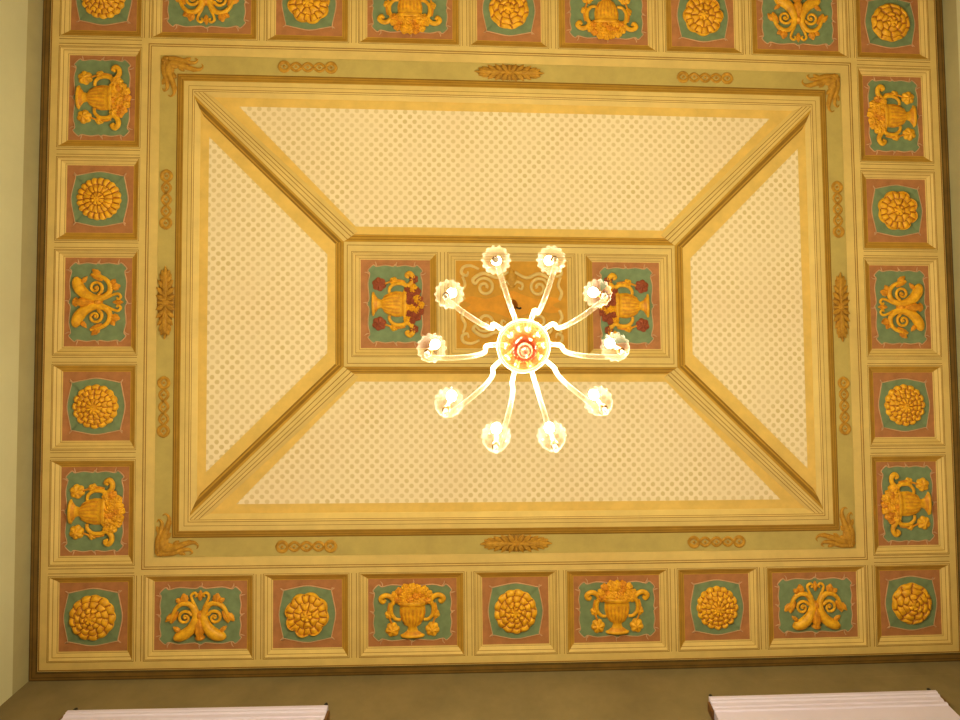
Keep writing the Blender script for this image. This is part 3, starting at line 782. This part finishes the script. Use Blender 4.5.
# ---------------------------------------------------------------- walls, floor, windows
FZ = 0.0
TOPH = .0
def wallbox(mb, pts, z0, z1, m=0):
    """vertical prism over a plan quad of world xy points"""
    lo = [mb.vert((x, y, z0)) for x, y in pts]; hi = [mb.vert((x, y, z1)) for x, y in pts]
    n = len(pts)
    for k in range(n): mb.face((lo[k], lo[(k+1) % n], hi[(k+1) % n], hi[k]), m)
    mb.face(lo, m); mb.face(hi[::-1], m)
ZC = CAMZ+S*(D+.05)
ZF = CAMZ+S*(D-.115)     # underside of the olive frieze
WU, WV, TH = 2.815, 2.20, .12
def seg_pts(u0, v0, u1, v1, du, dv, n=6):
    return [[(P(u0+(u1-u0)*i/n, v0+(v1-v0)*i/n).xy), (P(u0+(u1-u0)*(i+1)/n, v0+(v1-v0)*(i+1)/n).xy),
             (P(u0+(u1-u0)*(i+1)/n+du, v0+(v1-v0)*(i+1)/n+dv).xy), (P(u0+(u1-u0)*i/n+du, v0+(v1-v0)*i/n+dv).xy)] for i in range(n)]
def wall(name, u0, v0, u1, v1, du, dv, holes=(), mats=('wall', 'frieze')):
    mb = MB()
    for q in seg_pts(u0, v0, u1, v1, du, dv): wallbox(mb, q, ZF, ZC, 1)
    if not holes:
        for q in seg_pts(u0, v0, u1, v1, du, dv): wallbox(mb, q, FZ, ZF, 0)
    else:
        cur = u0
        for a, b, z0, z1 in holes:
            for q in seg_pts(cur, v0, a, v0, du, dv, 3): wallbox(mb, q, FZ, ZF, 0)
            for q in seg_pts(a, v0, b, v0, du, dv, 3): wallbox(mb, q, FZ, z0, 0); wallbox(mb, q, z1, ZF, 0)
            cur = b
        for q in seg_pts(cur, v0, u1, v0, du, dv, 3): wallbox(mb, q, FZ, ZF, 0)
    return struct(mb.build(name, list(mats)))
wall('wall_left', -WU, -WV-TH, -WU, WV+TH, -TH, 0)
wall('wall_right', WU, -WV-TH, WU, WV+TH, TH, 0)
wall('wall_far', -WU, -WV, WU, -WV, 0, -TH)
HOLES = [(-2.30, -1.12, .5, 4.9), (1.22, 2.45, .5, 4.9)]
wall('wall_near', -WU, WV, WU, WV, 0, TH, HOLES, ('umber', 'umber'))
mb = MB()
fc = [P(-3.0, -2.4).xy, P(3.0, -2.4).xy, P(3.0, 2.4).xy, P(-3.0, 2.4).xy]
wallbox(mb, fc, FZ-.2, FZ); struct(mb.build('floor', 'floor'))
for k, (a, b, z0, z1) in enumerate(HOLES):
    mb = MB()
    def bar(ua, ub, za, zb):
        wallbox(mb, [P(ua, WV+.03).xy, P(ub, WV+.03).xy, P(ub, WV+.08).xy, P(ua, WV+.08).xy], za, zb)
    bar(a, a+.05, z0, z1); bar(b-.05, b, z0, z1); bar(a+.05, b-.05, z0, z0+.08); bar(a+.05, b-.05, z1-.08, z1)
    m_ = (a+b)/2; bar(m_-.03, m_+.03, z0+.08, z1-.08)
    for f in (.35, .68): bar(a+.05, m_-.03, z0+(z1-z0)*f, z0+(z1-z0)*f+.05); bar(m_+.03, b-.05, z0+(z1-z0)*f, z0+(z1-z0)*f+.05)
    struct(mb.build('window_%d' % (k+1), 'white'))

# ---------------------------------------------------------------- white pelmets over the windows
def pelmet(u0, u1, label):
    root = thing('window_pelmet', P((u0+u1)/2, WV, .6), label, 'window pelmet', 'white pelmets on the near wall')
    # (distance from wall, depth below ceiling) front profile, top to bottom
    prof = [(0, .366), (.064, .366), (.064, .385), (.060, .388), (.060, .402), (.053, .408), (.053, .436), (.048, .440), (.048, .455), (.056, .460), (.056, .475), (.049, .480), (.049, .62), (.055, .625), (.055, .66), (0, .66)]
    mb = MB(); n = 8; rows = []
    for i in range(n+1):
        u = u0+(u1-u0)*i/n
        rows.append([mb.vert(P(u, WV-d, h)) for d, h in prof])
    for x, y in zip(rows, rows[1:]):
        for k in range(len(prof)): mb.face((x[k], x[(k+1) % len(prof)], y[(k+1) % len(prof)], y[k]))
    mb.face(rows[0]); mb.face(rows[-1][::-1])
    mb.build('moulded_board', 'white', root)
    for u, s in ((u0+.02, -1), (u1-.02, 1)):
        hk = MB()
        c = P(u, WV-.045, 0)
        prof2 = [(.004, .362), (.012, .358), (.012, .350), (.006, .346), (.006, .338)]
        def lat(prof2, mb):
            rr = []
            for r, h in prof2:
                z = CAMZ+S*(D-h)
                rr.append([mb.vert((c.x+S*r*math.cos(t*PI/6), c.y+S*r*math.sin(t*PI/6), z)) for t in range(12)])
            for a, b in zip(rr, rr[1:]):
                for t in range(12): mb.face((a[t], a[(t+1) % 12], b[(t+1) % 12], b[t]))
            mb.face(rr[0]); mb.face(rr[-1][::-1])
        lat([(.012, .368), (.012, .356), (.007, .350), (.006, .345)], hk); f = hk.build('finial_base', 'white', root, True)
        hk = MB(); lat([(.006, .348), (.010, .342), (.011, .332), (.007, .322), (.003, .318)], hk); hk.build('finial', 'dark', root, True)
        br = MB()
        wallbox(br, [P(u+s*.022, WV-.05).xy, P(u+s*.034, WV-.05).xy, P(u+s*.034, WV).xy, P(u+s*.022, WV).xy], CAMZ+S*(D-.47), CAMZ+S*(D-.39))
        br.build('bracket', 'wood', root)
pelmet(-2.37, -1.02, 'white moulded window pelmet on the near wall, left of the two')
pelmet(1.06, 2.36, 'white moulded window pelmet on the near wall, right of the two')

# ---------------------------------------------------------------- daylight, camera, view
w_ = bpy.data.worlds.new('daylight'); bpy.context.scene.world = w_; w_.use_nodes = True
bg = w_.node_tree.nodes['Background']; bg.inputs[0].default_value = (.9, .95, 1, 1); bg.inputs[1].default_value = 1.3
for k, (a, b, z0, z1) in enumerate(HOLES):
    l = bpy.data.lights.new('window_daylight', 'AREA'); l.shape = 'RECTANGLE'
    p0, p1 = P(a, WV+.1), P(b, WV+.1)
    l.size = (p1-p0).xy.length; l.size_y = z1-z0; l.cycles.is_portal = True
    o = bpy.data.objects.new('window_daylight', l); C.objects.link(o)
    o.location = ((p0.x+p1.x)/2, (p0.y+p1.y)/2, (z0+z1)/2); o.rotation_euler = (-PI/2, 0, 0)

def rot(a, b, c):
    Rx = Matrix(((1, 0, 0), (0, math.cos(a), -math.sin(a)), (0, math.sin(a), math.cos(a))))
    Ry = Matrix(((math.cos(b), 0, math.sin(b)), (0, 1, 0), (-math.sin(b), 0, math.cos(b))))
    Rz = Matrix(((math.cos(c), -math.sin(c), 0), (math.sin(c), math.cos(c), 0), (0, 0, 1)))
    return Rx @ Ry @ Rz
R = rot(-0.04400847955573818, -0.04624073308413348, 0.002381489531704188)
cam = bpy.data.cameras.new('camera'); co = bpy.data.objects.new('camera', cam); C.objects.link(co)
cam.sensor_width = 36; cam.sensor_fit = 'HORIZONTAL'; cam.lens = 36*700/960
cam.shift_x = -(534.166-480)/960; cam.shift_y = (237.443-360)/960
r0, r1, r2 = R[0], R[1], R[2]
mw = Matrix.Identity(4)
for i in range(3): mw[i][0] = r0[i]; mw[i][1] = -r1[i]; mw[i][2] = -r2[i]
mw.translation = (0, 0, CAMZ)
co.matrix_world = mw
cam.clip_start = .02
sc = bpy.context.scene; sc.camera = co
sc.view_settings.view_transform = 'Standard'; sc.view_settings.look = 'None'
sc.view_settings.exposure = 0.22; sc.view_settings.gamma = 1; sc.view_settings.use_curve_mapping = False
